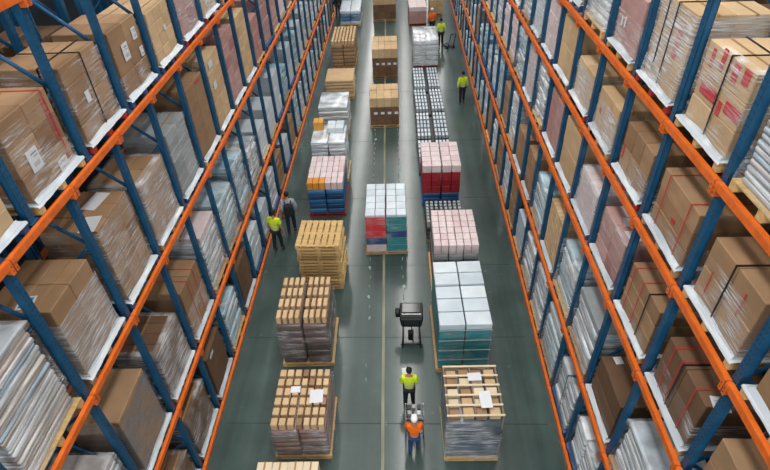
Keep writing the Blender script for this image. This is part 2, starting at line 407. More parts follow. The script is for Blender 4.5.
def beam_mesh(L, h=.125):
    b = MB(); m = M['beam']
    b.box((-.01, 0, 0), (.09, L - .01, h), m, bev=.008)
    b.box((-.03, 0, h / 2 + .004), (.05, L - .01, .012), m)
    for s in (-1, 1):
        y = s * (L / 2 - .045)
        b.box((-.062, y, -.045), (.014, .07, h + .1), m, bev=.004)
        b.box((.0, y, -.06), (.12, .012, h + .09), m)
        for z in (-.1, -.02): b.box((-.071, y, z), (.006, .014, .02), M['post'])
    return b.mesh('beam')
def side_xf(side):
    """local frame: x inward from the aisle face, y along the aisle"""
    if side == 'R': return Matrix.Translation((RX, 0, 0))
    return Matrix.Translation((LX, 10, 0)) @ Matrix.Rotation(SLANT, 4, 'Z') @ Matrix.Translation((0, -10, 0)) @ Matrix.Scale(-1, 4, (1, 0, 0))
def place(side, x, y, z):
    v = side_xf(side) @ Vector((x, y, z)); return v
def rack(side, label, off=0, NB=NB):
    Y0, ST, LV = (RY0, RS, RZ) if side == 'R' else (LY0, LS, LZ)
    o = place(side, off, Y0, 0)
    rt = thing('pallet_rack', label, 'rack', o, 0 if side == 'R' else PI + SLANT, 'pallet racks either side of the aisle')
    sg = 1 if side == 'R' else -1      # rotated rack: its own y runs backwards on the left
    hp = 13.2 if side == 'R' else LV[3] + .062
    um = upright_mesh(hp); zs = [0.3]
    while zs[-1] + 1.1 < hp: zs.append(zs[-1] + 1.1)
    bm_ = brace_mesh(.1, 1.28, zs)
    ks = list(range(-2, NB))
    for k in ks:
        u = link('upright', um, rt, (.035, sg * k * ST, 0))
        link('upright', um, u, (1.36, 0, 0), PI); link('brace', bm_, u)
    bme = beam_mesh(ST)
    far = MB(); cand = []
    for li, z in enumerate(LV):
        for k in ks[:-1]:
            p = place(side, 0, Y0 + (k + .5) * ST, z)
            vis = in_frame(p.x - .1, p.x + .1, p.y - ST / 2, p.y + ST / 2, z - .1, z + .1)
            cand.append((0 if vis else 1, depth_of(*p), li, k, z))
    cand.sort()
    for n, (nv, d, li, k, z) in enumerate(cand):
        if n < 100: link('beam', bme, rt, (-.0, sg * (k + .5) * ST, z))
        elif not nv:
            far.box((-.01, sg * (k + .5) * ST, z), (.09, ST - .01, .15), M['beam'])
    tag(link('beam', far.mesh('beam'), rt), kind='stuff')
    for li, z in enumerate(LV):
        b = MB(); b.box((1.31, sg * (ks[0] + ks[-1]) / 2 * ST, z), (.08, (ks[-1] - ks[0]) * ST, .15), M['beam']); link('beam', b.mesh('beam'), rt)
    if side == 'L':   # the top storey's posts stand between the posts below
        h2 = 3.9; u2 = upright_mesh(h2); b2 = brace_mesh(.1, 1.28, [.2, 1.3, 2.4, 3.5])
        for k in range(-2, 14):
            u = link('upright', u2, rt, (.045, sg * (k * ST + .86), LV[3] + .082))
            link('upright', u2, u, (1.34, 0, 0), PI); link('brace', b2, u)
        for k in range(-2, 6): link('beam', bme, rt, (0, sg * (k * ST + .86 + ST / 2), LEFT_TOP))
    return rt
LEFT_TOP = 12.05
rack('L', 'second blue and orange rack behind the left rack, in shadow', 1.62, 9)
rack('R', 'second blue and orange rack behind the right rack, in shadow', 1.62, 9)
rack('L', 'long blue and orange pallet rack along the left side of the aisle')
rack('R', 'long blue and orange pallet rack along the right side of the aisle')

# ------------------------------------------------------------------ loads in the racks
# local frame of a load: -x faces the aisle, y runs along the aisle
D0 = 1.25
def mk_pallet(p, w, d=D0, mat=None):
    link('pallet', pallet_mesh(d, w, mat or rnd.choice(['wood', 'wood', 'palewood', 'greywood', 'wood', 'bluewood'])), p)
def add_wrap(p, dx, dy, z0, z1, kind, flare=.03, x0=0, top=True):
    link('stretch_wrap', wrap_mesh(dx, dy, z0, z1, kind, flare, top, rnd.randrange(3)), p, (x0, 0, 0))
def add_label(p, x, y, z, w=.28, h=.34, kind='paper'): link('label', label_mesh(w, h, kind), p, (x, y, z))
def top_label(p, x, y, z, w=.3, h=.3, kind='paper'): link('label', label_mesh(w, h, kind), p, (x, y, z), rot=(0, PI / 2, rnd.uniform(-.2, .2)))
def skirt(p, w, gw, d, GX, wrap):
    # white film or slip sheet under the goods, lapping down over the pallet edge on the aisle side
    k = ('sk', round(w, 2), round(gw, 2), round(d, 2), rnd.randrange(3))
    if k not in CACHE:
        r = random.Random(k[-1] + 3); bm = bmesh.new(); n = 16; x0 = -D0 / 2 - .012; x1 = GX - d / 2; pa, pb = r.uniform(0, 6), r.uniform(0, 6)
        rows = []
        for (x, z, ww) in ((D0 / 2, .158, w), (x1 + .05, .158, w), (x0 + .01, .156, w + .02), (x0 - .008, .125, w + .03)):
            rows.append([bm.verts.new((x + r.uniform(-.004, .004) * (x < 0), -ww / 2 + ww * i / n, z + r.uniform(-.006, .004) * (z < .13))) for i in range(n + 1)])
        hi = [bm.verts.new((x1 - .01, -gw / 2 + gw * i / n, .215 + .02 * math.sin(pa + i * .45))) for i in range(n + 1)]
        lo = [bm.verts.new((x0 + .02, -gw / 2 - .04 + (gw + .08) * i / n, .162)) for i in range(n + 1)]
        for A, B in list(zip(rows, rows[1:])) + [(hi, lo)]:
            for i in range(n): bm.faces.new((A[i], A[i + 1], B[i + 1], B[i]))
        for f in bm.faces: f.smooth = True
        me = bpy.data.meshes.new('slip_sheet'); bm.to_mesh(me); bm.free(); me.materials.append(M['sheet']); CACHE[k] = me
    link('slip_sheet', CACHE[k], p)
def load_brown(p, w, h, nx, ny, nz, mat='brown', wrap=None, wrap_h=1, straps=(), ystraps=(), labels=(), red=(), tops=(), pal=None, d=1.12, redtop=()):
    mk_pallet(p, w, D0, pal)
    gw = w - .16; GX = .015
    skirt(p, w, gw, d, GX, wrap)
    cartons(p, d, gw, .16, h, nx, ny, nz, mat, x0=GX)
    if wrap: add_wrap(p, d, gw, .16, .16 + h * wrap_h, wrap, .02, GX, top=wrap_h >= 1)
    for y in straps: link('strap', strap_mesh(d + .03, h), p, (GX, y * w, .16))
    for x in ystraps: link('strap', ystrap_mesh(gw + .03, h), p, (GX + x * d, 0, .16))
    for (y, z, a, c, k) in labels: add_label(p, GX - d / 2 - .02, y * w, .16 + z * h, a, c, k)
    for (y, z, a, c) in red:
        k = ('rt', a, c)
        if k not in CACHE: CACHE[k] = MB().box((0, 0, 0), (.006, a, c), M['redtape']).mesh('red_tape')
        link('red_tape', CACHE[k], p, (GX - d / 2 - .008, y * gw, .16 + z * h))
    for y in redtop: link('red_tape', strap_mesh(d + .03, h, 'redtape', .018), p, (GX, y * gw, .16))
    for (x, y, a, c, k) in tops: top_label(p, GX + x * d, y * w, .16 + h + .006, a, c, k)
def load_layers(p, w, h, n, mat='silver', ny=1, wrap=None, pal=None, jit=.03, top=None, d=1.15, straps=(), tops=(), labels=()):
    mk_pallet(p, w, D0, pal); gw = w - .14
    bundles(p, d, gw, .15, h, n, mat, ny, jit)
    if top: cartons(p, d, gw, .15 + h, .2, 1, 1, 1, top)
    if wrap: add_wrap(p, d + .02, gw + .02, .15, .15 + h, wrap, .03)
    for y in straps: link('strap', strap_mesh(d + .04, h), p, (0, y * w, .15))
    for (x, y, a, c, k) in tops: top_label(p, x * d, y * w, .15 + h + .01, a, c, k)
    for (y, z, a, c, k) in labels: add_label(p, -d / 2 - .03, y * w, .15 + z * h, a, c, k)
def far_goods(mat, w, h, ny, nz, kind):
    k = ('fg', mat, round(w, 2), round(h, 1), ny, nz, kind)
    if k not in CACHE:
        b = MB(); r = random.Random(ny * 7 + nz)
        for i in range(nz):
            for j in range(ny):
                b.box((r.uniform(-.02, .02), -w / 2 + w / ny * (j + .5), h / nz * (i + .5)), (1.15, w / ny - .012, h / nz - .008), M[mat], bev=.012 if kind == 'c' else .03)
        CACHE[k] = b.mesh('goods')
    return CACHE[k]
def load_far(p, w, h, mat, ny, nz, kind='c'):
    mk_pallet(p, w)
    link('carton_stack' if kind == 'c' else 'bundle_stack', far_goods(mat, w - .12, h, ny, nz, kind), p, (.03, 0, .15))
ORD = ['', 'first', 'second', 'third', 'fourth', 'fifth', 'sixth', 'seventh', 'eighth', 'ninth', 'tenth', 'eleventh', 'twelfth', 'thirteenth', 'fourteenth', 'fifteenth', 'sixteenth', 'seventeenth', 'eighteenth', 'nineteenth', 'twentieth', 'twenty-first', 'twenty-second', 'twenty-third', 'twenty-fourth', 'twenty-fifth', 'twenty-sixth', 'twenty-seventh', 'twenty-eighth', 'twenty-ninth', 'thirtieth']
F1 = dict
# (side, tier, bay): (description, function, kwargs)   tier 0 = floor
SPEC = {
 ('R', 4, 0): ('striped grey film-wrapped bundle load', load_layers, F1(h=1.5, n=15, mat='mag', wrap='film', jit=.012)),
 ('R', 4, 1): ('brown carton load printed with red patches', load_brown, F1(h=1.35, nx=2, ny=2, nz=3, mat='tan', wrap='film', straps=(-.02,), ystraps=(-.05, .28), pal='palewood',
        red=((-.36, .9, .16, .2), (-.16, .86, .14, .24), (.12, .9, .1, .3), (.33, .84, .08, .26), (-.34, .5, .4, .16), (-.1, .42, .1, .2), (.2, .48, .46, .16)), tops=())),
 ('R', 4, 2): ('tan carton load with black straps, red corner', load_brown, F1(h=1.55, nx=2, ny=2, nz=3, mat='tan', wrap='filmwhite', wrap_h=.98, straps=(.0, .22), tops=((-.1, .3, .22, .2, 'paper'),), red=((-.2, .6, .14, .5),), pal='redwood')),
 ('R', 4, 3): ('red-brown carton load sagging in white film', load_brown, F1(h=1.2, nx=2, ny=1, nz=2, mat='pink', wrap='film', wrap_h=.6, pal='palewood', labels=((.1, .45, .06, .2, 'none'), (.22, .42, .06, .16, 'none')))),
 ('R', 4, 4): ('white film-draped bundle load', load_layers, F1(h=1.0, n=5, mat='silver', wrap='filmwhite', pal='palewood')),
 ('R', 3, -1): ('plain brown carton load half out of view', load_brown, F1(h=1.3, nx=2, ny=2, nz=2, mat='brown', pal='palewood')),
 ('R', 3, 0): ('brown carton load with black strap and pink lines', load_brown, F1(h=1.15, nx=1, ny=2, nz=2, mat='brown', wrap='film', wrap_h=.75, straps=(.02,), ystraps=(.0,), red=((-.25, .6, .02, .5), (.3, .35, .02, .5)), pal='palewood')),
 ('R', 3, 1): ('brown carton load taped red on white film', load_brown, F1(h=1.15, nx=1, ny=1, nz=3, mat='brown', wrap='filmthin', wrap_h=.3, redtop=(-.3, .3), red=((-.05, .45, .12, .08),))),
 ('R', 3, 2): ('load of small brown cartons in two layers', load_brown, F1(h=1.1, nx=2, ny=3, nz=2, mat='brown', wrap='film', wrap_h=.5, pal='redwood', red=((.42, .4, .06, .3),))),
 ('R', 3, 3): ('tan carton load with pink marks in white film', load_brown, F1(h=1.05, nx=2, ny=3, nz=1, mat='tan', wrap='filmwhite', wrap_h=.8, red=((-.1, .6, .1, .12), (.3, .5, .12, .14)))),
 ('R', 3, 4): ('film-veiled tan carton load on a red pallet', load_brown, F1(h=1.05, nx=1, ny=2, nz=2, mat='tan', wrap='filmwhite', wrap_h=.9, pal='redwood')),
 ('R', 3, 5): ('tall plain tan carton load', load_brown, F1(h=1.6, nx=1, ny=2, nz=2, mat='tan')),
 ('R', 2, -1): ('plain brown carton load at the lower frame edge', load_brown, F1(h=1.2, nx=1, ny=2, nz=2, mat='brown')),
 ('R', 2, 0): ('brown carton load with red lines, white top label', load_brown, F1(h=1.2, nx=1, ny=2, nz=1, mat='dark_brown', wrap='film', wrap_h=.55, straps=(.05,), redtop=(-.28, .1, .3), tops=((-.3, -.42, .26, .24, 'paper'),))),
 ('R', 2, 1): ('three-layer brown carton load with pink tape', load_brown, F1(h=1.25, nx=1, ny=1, nz=3, mat='brown', redtop=(.05, .35), wrap='filmthin', wrap_h=.4, straps=(-.15,))),
 ('R', 2, 2): ('mauve carton load with white top labels', load_brown, F1(h=1.25, nx=1, ny=2, nz=3, mat='pink', wrap='filmthin', tops=((-.25, -.25, .34, .3, 'none'), (-.2, .05, .3, .26, 'none'), (-.1, .3, .4, .24, 'none')))),
 ('R', 2, 3): ('rosy carton load under hazy white film', load_brown, F1(h=1.2, nx=1, ny=2, nz=1, mat='pinkwhite', wrap='filmwhite', top_=0)),
 ('R', 2, 4): ('tall plain tan load of two cartons', load_brown, F1(h=1.7, nx=1, ny=1, nz=2, mat='tan')),
 ('R', 2, 5): ('tall reddish carton load with pale top', load_brown, F1(h=1.7, nx=2, ny=2, nz=1, mat='pink')),
 ('R', 1, 0): ('silvery film-wrapped bundle load at the frame edge', load_layers, F1(h=1.6, n=7, mat='silver', ny=1, wrap='film')),
 ('R', 1, 1): ('dark brown carton load with one white label', load_brown, F1(h=1.3, nx=1, ny=1, nz=2, mat='dark_brown', wrap='filmthin', wrap_h=.25, tops=((-.2, .35, .2, .18, 'none'),))),
 ('R', 1, 2): ('rounded silver bundle load under a grey top', load_layers, F1(h=1.5, n=5, mat='silver', wrap='film', top='grey')),
 ('R', 1, 3): ('silver-teal wrapped bundle load', load_layers, F1(h=1.8, n=6, mat='bluefilm', wrap='film')),
 ('R', 1, 4): ('load of many small tan cartons in a grid', load_brown, F1(h=1.9, nx=2, ny=7, nz=9, mat='tan')),
 ('R', 1, 5): ('pale teal bundle load with sloping folds', load_layers, F1(h=1.7, n=4, mat='bluefilm', wrap='film')),
 ('R', 0, 0): ('grey film-wrapped bundle load with a dark strap', load_layers, F1(h=1.7, n=6, mat='silver', wrap='film', straps=(.1,))),
 ('R', 0, 1): ('tall silver bundle load with pale top film', load_layers, F1(h=1.6, n=8, mat='silver', ny=2, wrap='film')),
 ('R', 0, 2): ('silver-grey bundle load in two stacks', load_layers, F1(h=1.7, n=6, mat='silver', ny=2, wrap='film', straps=(.0,))),
 ('R', 0, 3): ('pale blue bundle load with white top', load_layers, F1(h=1.8, n=6, mat='bluefilm', wrap='film', top='white')),
 # left
 ('L', 3, -1): ('yellowish carton load at the left frame edge', load_brown, F1(h=.7, nx=2, ny=3, nz=2, mat='tan')),
 ('L', 3, 0): ('brown carton load with white label and red tape', load_brown, F1(h=1.45, nx=1, ny=2, nz=3, mat='brown', wrap='film', wrap_h=.9, straps=(), red=((-.4, .6, .025, .8), (-.33, .65, .02, .7)), labels=((.18, .42, .28, .34, 'paper'), (-.2, .1, .26, .2, 'paper')), redtop=(-.38,))),
 ('L', 3, 1): ('brown carton load with a black strap round it', load_brown, F1(h=1.55, nx=1, ny=2, nz=4, mat='brown', wrap='film', wrap_h=.95, straps=(-.04,), ystraps=(-.2,), pal='redwood', labels=((.12, .5, .14, .2, 'none'),))),
 ('L', 3, 2): ('brown carton load with two white side labels', load_brown, F1(h=1.5, nx=1, ny=2, nz=3, mat='brown', wrap='film', wrap_h=.35, pal='bluewood', labels=((.12, .62, .26, .34, 'paper'), (-.26, .76, .2, .24, 'paper'), (-.34, .45, .16, .2, 'paper')))),
 ('L', 3, 3): ('uneven load of small yellow-brown cartons', load_brown, F1(h=1.3, nx=2, ny=3, nz=4, mat='tan', pal='bluewood', labels=((-.1, .55, .12, .12, 'none'),))),
 ('L', 3, 4): ('dusty pink carton load on a red pallet', load_brown, F1(h=1.35, nx=1, ny=2, nz=2, mat='pink', wrap='film', pal='redwood')),
 ('L', 3, 5): ('tan carton load with white film foot', load_brown, F1(h=1.2, nx=1, ny=2, nz=2, mat='tan', wrap='filmwhite', wrap_h=.5, pal='redwood')),
 ('L', 2, -2): ('low load of silver printed bundles', load_layers, F1(h=1.4, n=14, mat='mag', wrap='film', jit=.03)),
 ('L', 2, -1): ('tall load of silver printed bundles in loose film', load_layers, F1(h=2.2, n=20, mat='mag', wrap='film', jit=.03, pal='palewood')),
 ('L', 2, 0): ('brown open-flap carton load skirted in white film', load_brown, F1(h=1.8, nx=2, ny=2, nz=2, mat='brown', wrap='filmwhite', wrap_h=.8, tops=((-.05, .3, .3, .26, 'blue'),))),
 ('L', 2, 1): ('brown carton load striped with white film bands', load_brown, F1(h=2.0, nx=2, ny=3, nz=6, mat='brown', wrap='film', wrap_h=.98, tops=((-.3, .3, .5, .3, 'none'), (-.1, -.2, .6, .3, 'none')))),
 ('L', 2, 2): ('brown carton load draped with white and teal film', load_brown, F1(h=1.75, nx=1, ny=2, nz=2, mat='brown', wrap='filmwhite', wrap_h=1, pal='wood')),
 ('L', 2, 3): ('pale grey load of flat cartons in neat layers', load_brown, F1(h=1.95, nx=2, ny=2, nz=7, mat='grey', wrap='filmthin', pal='bluewood')),
 ('L', 2, 4): ('brown load with two tall red-topped cartons', load_brown, F1(h=2.3, nx=1, ny=2, nz=1, mat='brown', red=((-.2, .95, .3, .06),), pal='palewood')),
 ('L', 2, 5): ('tall tan carton load with white upper cartons', load_brown, F1(h=2.4, nx=1, ny=2, nz=5, mat='tan', labels=((.2, .9, .4, .2, 'none'), (.2, .6, .3, .2, 'none')))),
 ('L', 2, 6): ('tall mauve carton load', load_brown, F1(h=2.5, nx=1, ny=2, nz=6, mat='pink')),
 ('L', 2, 7): ('tall tan carton load in six layers', load_brown, F1(h=2.5, nx=1, ny=2, nz=6, mat='tan')),
 ('L', 1, -1): ('white bundle load topped by a blue label', load_layers, F1(h=1.75, n=9, mat='mag', wrap='film', tops=((-.1, .15, .42, .36, 'blue'),), jit=.025)),
 ('L', 1, 0): ('brown carton load bound by blue film', load_brown, F1(h=2.0, nx=1, ny=1, nz=1, mat='brown', wrap='filmblue', wrap_h=.97)),
 ('L', 1, 1): ('brown carton load with pale striped side', load_brown, F1(h=1.7, nx=1, ny=4, nz=1, mat='dark_brown', wrap='filmwhite', wrap_h=1)),
 ('L', 1, 2): ('brown carton load, red top tape, slumped white film', load_brown, F1(h=1.8, nx=1, ny=2, nz=2, mat='brown', redtop=(-.2, .15), wrap='film', wrap_h=.6)),
 ('L', 1, 3): ('white bundle load with red-striped top', load_layers, F1(h=1.9, n=8, mat='silver', wrap='film', top='pinkwhite', jit=.025)),
 ('L', 1, 4): ('tall pale blue bundle load', load_layers, F1(h=1.9, n=6, mat='bluefilm', wrap='film')),
 ('L', 0, 0): ('low load of brown and silver upright packs', load_brown, F1(h=1.2, nx=4, ny=1, nz=1, mat='dark_brown', wrap='film')),
 ('L', 0, 1): ('load of brown and silver upright packs', load_brown, F1(h=1.7, nx=4, ny=1, nz=1, mat='dark_brown', wrap='film')),
 ('L', 0, 2): ('tall single brown carton load with white edge', load_brown, F1(h=1.8, nx=1, ny=1, nz=1, mat='dark_brown', labels=((.2, .9, .3, .1, 'none'),))),
 ('L', 0, 3): ('silver-blue film-wrapped bundle load', load_layers, F1(h=1.7, n=6, mat='bluefilm', wrap='film')),
 ('L', 0, 4): ('brown carton load behind the worker in yellow', load_brown, F1(h=1.8, nx=1, ny=2, nz=1, mat='dark_brown')),
}
SPEC[('R', 2, 3)][2].pop('top_')
FARPAL = {('R', 0): ['silver', 'bluefilm', 'silver', 'white', 'brown'], ('R', 1): ['bluefilm', 'silver', 'white', 'brown', 'bluefilm'], ('R', 2): ['white', 'bluefilm', 'pinkwhite', 'silver'], ('R', 3): ['white', 'tan', 'pinkwhite', 'silver'], ('R', 4): ['white', 'tan'],
          ('L', 0): ['silver', 'bluefilm', 'white', 'brown', 'silver'], ('L', 1): ['silver', 'white', 'bluefilm', 'silver'], ('L', 2): ['pink', 'pinkwhite', 'tan', 'pink', 'white'], ('L', 3): ['pink', 'tan', 'brown', 'white']}
DESC = {'silver': 'silver-grey bundle load', 'bluefilm': 'pale blue film-wrapped load', 'white': 'white carton load', 'brown': 'brown carton load', 'pinkwhite': 'pale pink carton load', 'tan': 'tan carton load', 'pink': 'mauve carton load'}
TIER = {'R': ['floor tier', 'second tier', 'third tier', 'fourth tier', 'top tier'], 'L': ['floor tier', 'second tier', 'third tier', 'top tier']}
GRP = {'R': 'loaded pallets in the right rack', 'L': 'loaded pallets in the left rack'}
SKIP = set()
def rack_loads(side):
    Y0, ST, LV = (RY0, RS, RZ) if side == 'R' else (LY0, LS, LZ)
    sn = 'right' if side == 'R' else 'left'
    for t, z in enumerate(LV):
        nth = 0
        gap = (LV[t + 1] - z if t + 1 < len(LV) else 2.1) - .42
        for k in range(-2, NB - 1):
            yc = Y0 + (k + .5) * ST + (.86 if (side == 'L' and t == 3) else 0)
            p = place(side, .02 + D0 / 2, yc, z + .076)
            if not in_frame(p.x - .6, p.x + .6, p.y - .7, p.y + .7, z + .1, z + min(gap, 1.3), 2): continue
            if (side, t, k) in SKIP: continue
            rng = random.Random(t * 100 + k * 7 + (5 if side == 'R' else 0))
            rnd.seed(t * 991 + k * 31 + (7 if side == 'R' else 3))
            nth += 1
            w = rng.uniform(1.46, 1.58); dp = depth_of(p.x, p.y, p.z)
            sp = SPEC.get((side, t, k))
            if not sp: w = rng.uniform(1.2, 1.5)
            mat = rng.choice(FARPAL[(side, t)])
            ds = sp[0] if sp else DESC[mat]
            lab = '%s, %s from camera, %s rack %s' % (ds, ORD[nth], sn, TIER[side][t])
            if len(lab.split()) > 16: print('LONG', lab)
            o = thing('pallet_load', lab, 'pallet load', p, (0 if side == 'R' else PI + SLANT) + rng.uniform(-.015, .015), GRP[side])
            if sp: sp[1](o, w, **{**sp[2], 'h': min(sp[2]['h'] * .9, gap)})
            else:
                h = min(gap, rng.uniform(1.2, 2.0)); soft = mat in ('silver', 'bluefilm')
                if dp < 21:
                    if soft: load_layers(o, w, h, rng.choice([4, 6, 8]), mat, rng.choice([1, 2]), 'film')
                    else: load_brown(o, w, h, 1, rng.choice([1, 2, 2]), rng.choice([2, 3, 4]), mat, rng.choice(['film', None, 'filmwhite']), rng.choice([.5, .9]))
                else: load_far(o, w, h, mat, rng.choice([1, 2]), rng.choice([3, 4, 6]), 'b' if soft else 'c')
rack_loads('L'); rack_loads('R')
rnd.seed(77)
for side, t, ks in (('R', 4, (0, 1, 2, 3)), ('L', 3, (0, 1, 2))):
    Y0, ST, LV = (RY0, RS, RZ) if side == 'R' else (LY0, LS, LZ)
    for n, k in enumerate(ks):
        yc = Y0 + (k + .5) * ST + (.86 if side == 'L' else 0); p = place(side, 1.64 + D0 / 2, yc, LV[t] + .076)
        sn = 'right' if side == 'R' else 'left'
        o = thing('pallet_load', 'brown carton load in the shadowed rear of %s rack %s, %s from camera' % (sn, TIER[side][t], ORD[n + 1]), 'pallet load', p, 0 if side == 'R' else PI + SLANT, GRP[side])
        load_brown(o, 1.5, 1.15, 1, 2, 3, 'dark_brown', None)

# ------------------------------------------------------------------ loads on the floor (their front, -y, faces the camera)
def floor_load(label, x0, x1, yf, d, group):
    o = thing('pallet_load', label, 'pallet load', ((x0 + x1) / 2, yf + d / 2, 0), rnd.uniform(-.012, .012) + .02, group)
    return o, x1 - x0, d
def fpallet(o, w, d, mat='palewood', h=.15):
    link('pallet', pallet_mesh(w, d, mat, h), o)   # openings towards the camera
def grid(o, w, d, z0, h, nx, ny, mat, x0=0, y0=0, tape=False, name='carton', gap=.02, mats=None, zj=0, jit=.006, rowgap=0):
    cx, cy = w / nx, d / ny
    for i in range(nx):
        for j in range(ny):
            m = mats(i, j) if mats else mat
            link(name, carton_mesh(cx - gap, cy - gap - rowgap, h, m, tape), o, (x0 - w / 2 + cx * (i + .5) + rnd.uniform(-jit, jit), y0 - d / 2 + cy * (j + .5), z0 + (rnd.uniform(0, zj) if zj else 0)))
def layers(o, w, d, z0, h, n, mat, cols=2, gap=.03, jit=.015, y0=0, name='layer', mats=None):
    cw = w / cols; lh = h / n
    for c in range(cols):
        for k in range(n):
            link(name, slab_mesh(cw - gap, d, lh - .006, mats(c, k) if mats else mat), o, (-w / 2 + cw * (c + .5) + rnd.uniform(-jit, jit) * .5, y0 + rnd.uniform(-jit, jit), z0 + lh * k))
def wrapbox(o, w, d, z0, z1, kind='film', flare=.02, top=False):
    link('stretch_wrap', wrap_mesh(w, d, z0, z1, kind, flare, top, rnd.randrange(3)), o)
def sheet(o, x, y, z, a, c): link('paper_sheet', MB().box((0, 0, .004), (a, c, .006), M['paper']).mesh('paper_sheet'), o, (x, y, z), .04)
GL, GC, GR = 'pallet loads in the left floor row', 'pallet loads in the middle floor row', 'pallet loads in the right floor row'
rnd.seed(11)
# left row
o, w, d = floor_load('cream carton load cut off by the bottom edge of the photo', -3.72, -2.2, 5.42, 1.3, GL)
fpallet(o, w, d); cartons(o, w, d, .15, 1.35, 4, 3, 3, 'cream')
o, w, d = floor_load('tan small-carton load with two white paper sheets on top', -3.66, -2.16, 7.62, 1.85, GL)
fpallet(o, w + .06, d + .04); layers(o, w, d, .15, 1.2, 6, 'mauvewrap', 2)
grid(o, w * .44, d, 1.35, .24, 3, 6, 'tan', -w * .265, gap=.05, rowgap=.04); grid(o, w * .52, d, 1.35, .24, 4, 6, 'tan', w * .225, gap=.05, rowgap=.04, mats=lambda i, j: 'brown' if (i + j) % 5 == 0 else 'tan')
wrapbox(o, w, d, .1, 1.4, 'film'); sheet(o, -.18, .2, 1.595, .26, .2); sheet(o, .42, -.02, 1.595, .36, .42)
o, w, d = floor_load('tan small-carton load in two blocks before the pallet stack', -4.0, -2.42, 10.78, 1.9, GL)
fpallet(o, w + .08, d + .06); layers(o, w, d, .15, 1.77, 6, 'darkwrap', 2, .05)
for s in (-1, 1): grid(o, w * .47, d, 1.92, .28, 4, 4, 'tan', s * w * .258, gap=.06, rowgap=.08)
wrapbox(o, w, d, .1, 1.72, 'film')
# stack of empty pallets, each one a thing
for i in range(14):
    o = tag(link('wooden_pallet', pallet_mesh(1.55, 1.5, 'palewood'), None, (-3.12 + rnd.uniform(-.03, .03), 15.05 + rnd.uniform(-.03, .03), .151 * i), rnd.uniform(-.02, .02)),
            'pale empty wooden pallet in the tall left-row stack, %s from the bottom' % ORD[i + 1], 'pallet', 'empty pallets stacked in the left floor row')
o, w, d = floor_load('blue bottle-pack load topped by pale pink cartons and orange boxes', -4.25, -2.7, 18.9, 2.25, GL)
fpallet(o, w + .06, d + .04, 'redwood'); layers(o, w, d, .15, 1.22, 5, 'blue', 2, .03, mats=lambda c, k: 'navy' if k % 2 else 'blue')
grid(o, w, d, 1.37, .36, 6, 5, 'pinkwhite', mats=lambda i, j: 'orange_box' if j == 0 and i < 3 else 'pinkwhite')
o, w, d = floor_load('silver layered bundle load in two columns with one orange box', -4.42, -2.78, 21.7, 1.7, GL)
fpallet(o, w + .06, d + .04); layers(o, w, d, .15, 2.0, 11, 'silver', 2, .04, .03)
link('carton', carton_mesh(.45, .5, .4, 'orange_box', True), o, (-.52, .55, 2.15)); grid(o, .8, .8, 2.15, .25, 2, 2, 'white', .3, .4)
o, w, d = floor_load('white bundle load behind the silver bundle load', -4.7, -3.1, 26.4, 2.0, GL)
fpallet(o, w, d); layers(o, w, d, .15, 1.5, 6, 'silver', 1, .02, .04)
o, w, d = floor_load('flat brown board load in uneven layers', -4.9, -3.15, 31.0, 2.0, GL)
fpallet(o, w, d); layers(o, w, d, .15, 1.1, 6, 'tan', 1, .02, .08)
o, w, d = floor_load('brown carton load with a slatted gridded top', -5.0, -3.4, 36.0, 3.2, GL)
fpallet(o, w, d); layers(o, w, d, .15, 1.5, 6, 'brown', 2); grid(o, w, d, 1.65, .25, 7, 7, 'tan', gap=.07)
o, w, d = floor_load('blue and white wrapped load farthest in the left row', -5.3, -3.6, 45.2, 3.2, GL)
fpallet(o, w, d); layers(o, w, d, .15, 1.1, 4, 'white', 2, mats=lambda c, k: 'blue' if k in (1, 2) else 'white'); wrapbox(o, w, d, .1, 1.26, 'film', top=True)
# middle row
o, w, d = floor_load('load half red and half teal under white tops, alone in mid-aisle', -1.62, .0, 16.28, 2.2, GC)
fpallet(o, w + .06, d + .02, 'wood')
for k in range(5):
    for j in range(4):
        for i in range(2):
            if k < 4 and j in (1, 2): continue
            m = ('redbright' if k >= 2 else ('navy' if k % 2 else 'pinkwhite')) if i == 0 else ('teal' if k != 2 else 'navy')
            link('carton', carton_mesh(w / 2 - .03, d / 4 - .015, .335, m, False), o, (-w / 4 + i * w / 2, -d / 2 + d / 4 * (j + .5), .15 + .338 * k))
for s in (-1, 1): grid(o, w / 2 - .04, d, 1.84, .1, 2, 5, 'white', s * w / 4, gap=.024)
wrapbox(o, w, d, .1, 1.9, 'filmthin')
def brown_mid(label, x0, x1, yf, d, h, nz, lab=True):
    o, w, d = floor_load(label, x0, x1, yf, d, GC); fpallet(o, w + .04, d + .04, 'wood')
    cartons(o, w, d, .15, h - .15, 4, 3, nz, 'dark_brown', top_mat='tan', tape=False)
    link('strap', strap_mesh(w + .03, h - .15, 'strap', .02), o, (0, .1, .15))
    if lab:
        for i in (-1, 0, 1, 2): link('label', label_mesh(.2, .14, 'none'), o, (-.1 + i * .38, -d / 2 - .012, h * .5), rot=(0, 0, PI / 2))
brown_mid('brown carton load with pale tops, second in the middle row', -1.97, -.38, 27.2, 1.95, 1.75, 3)
brown_mid('brown carton load with pale tops, third in the middle row', -2.15, -.5, 34.2, 2.5, 1.95, 3)
brown_mid('brown carton load at the top edge, farthest in the middle row', -2.65, -.75, 46.4, 3, 1.9, 3, False)
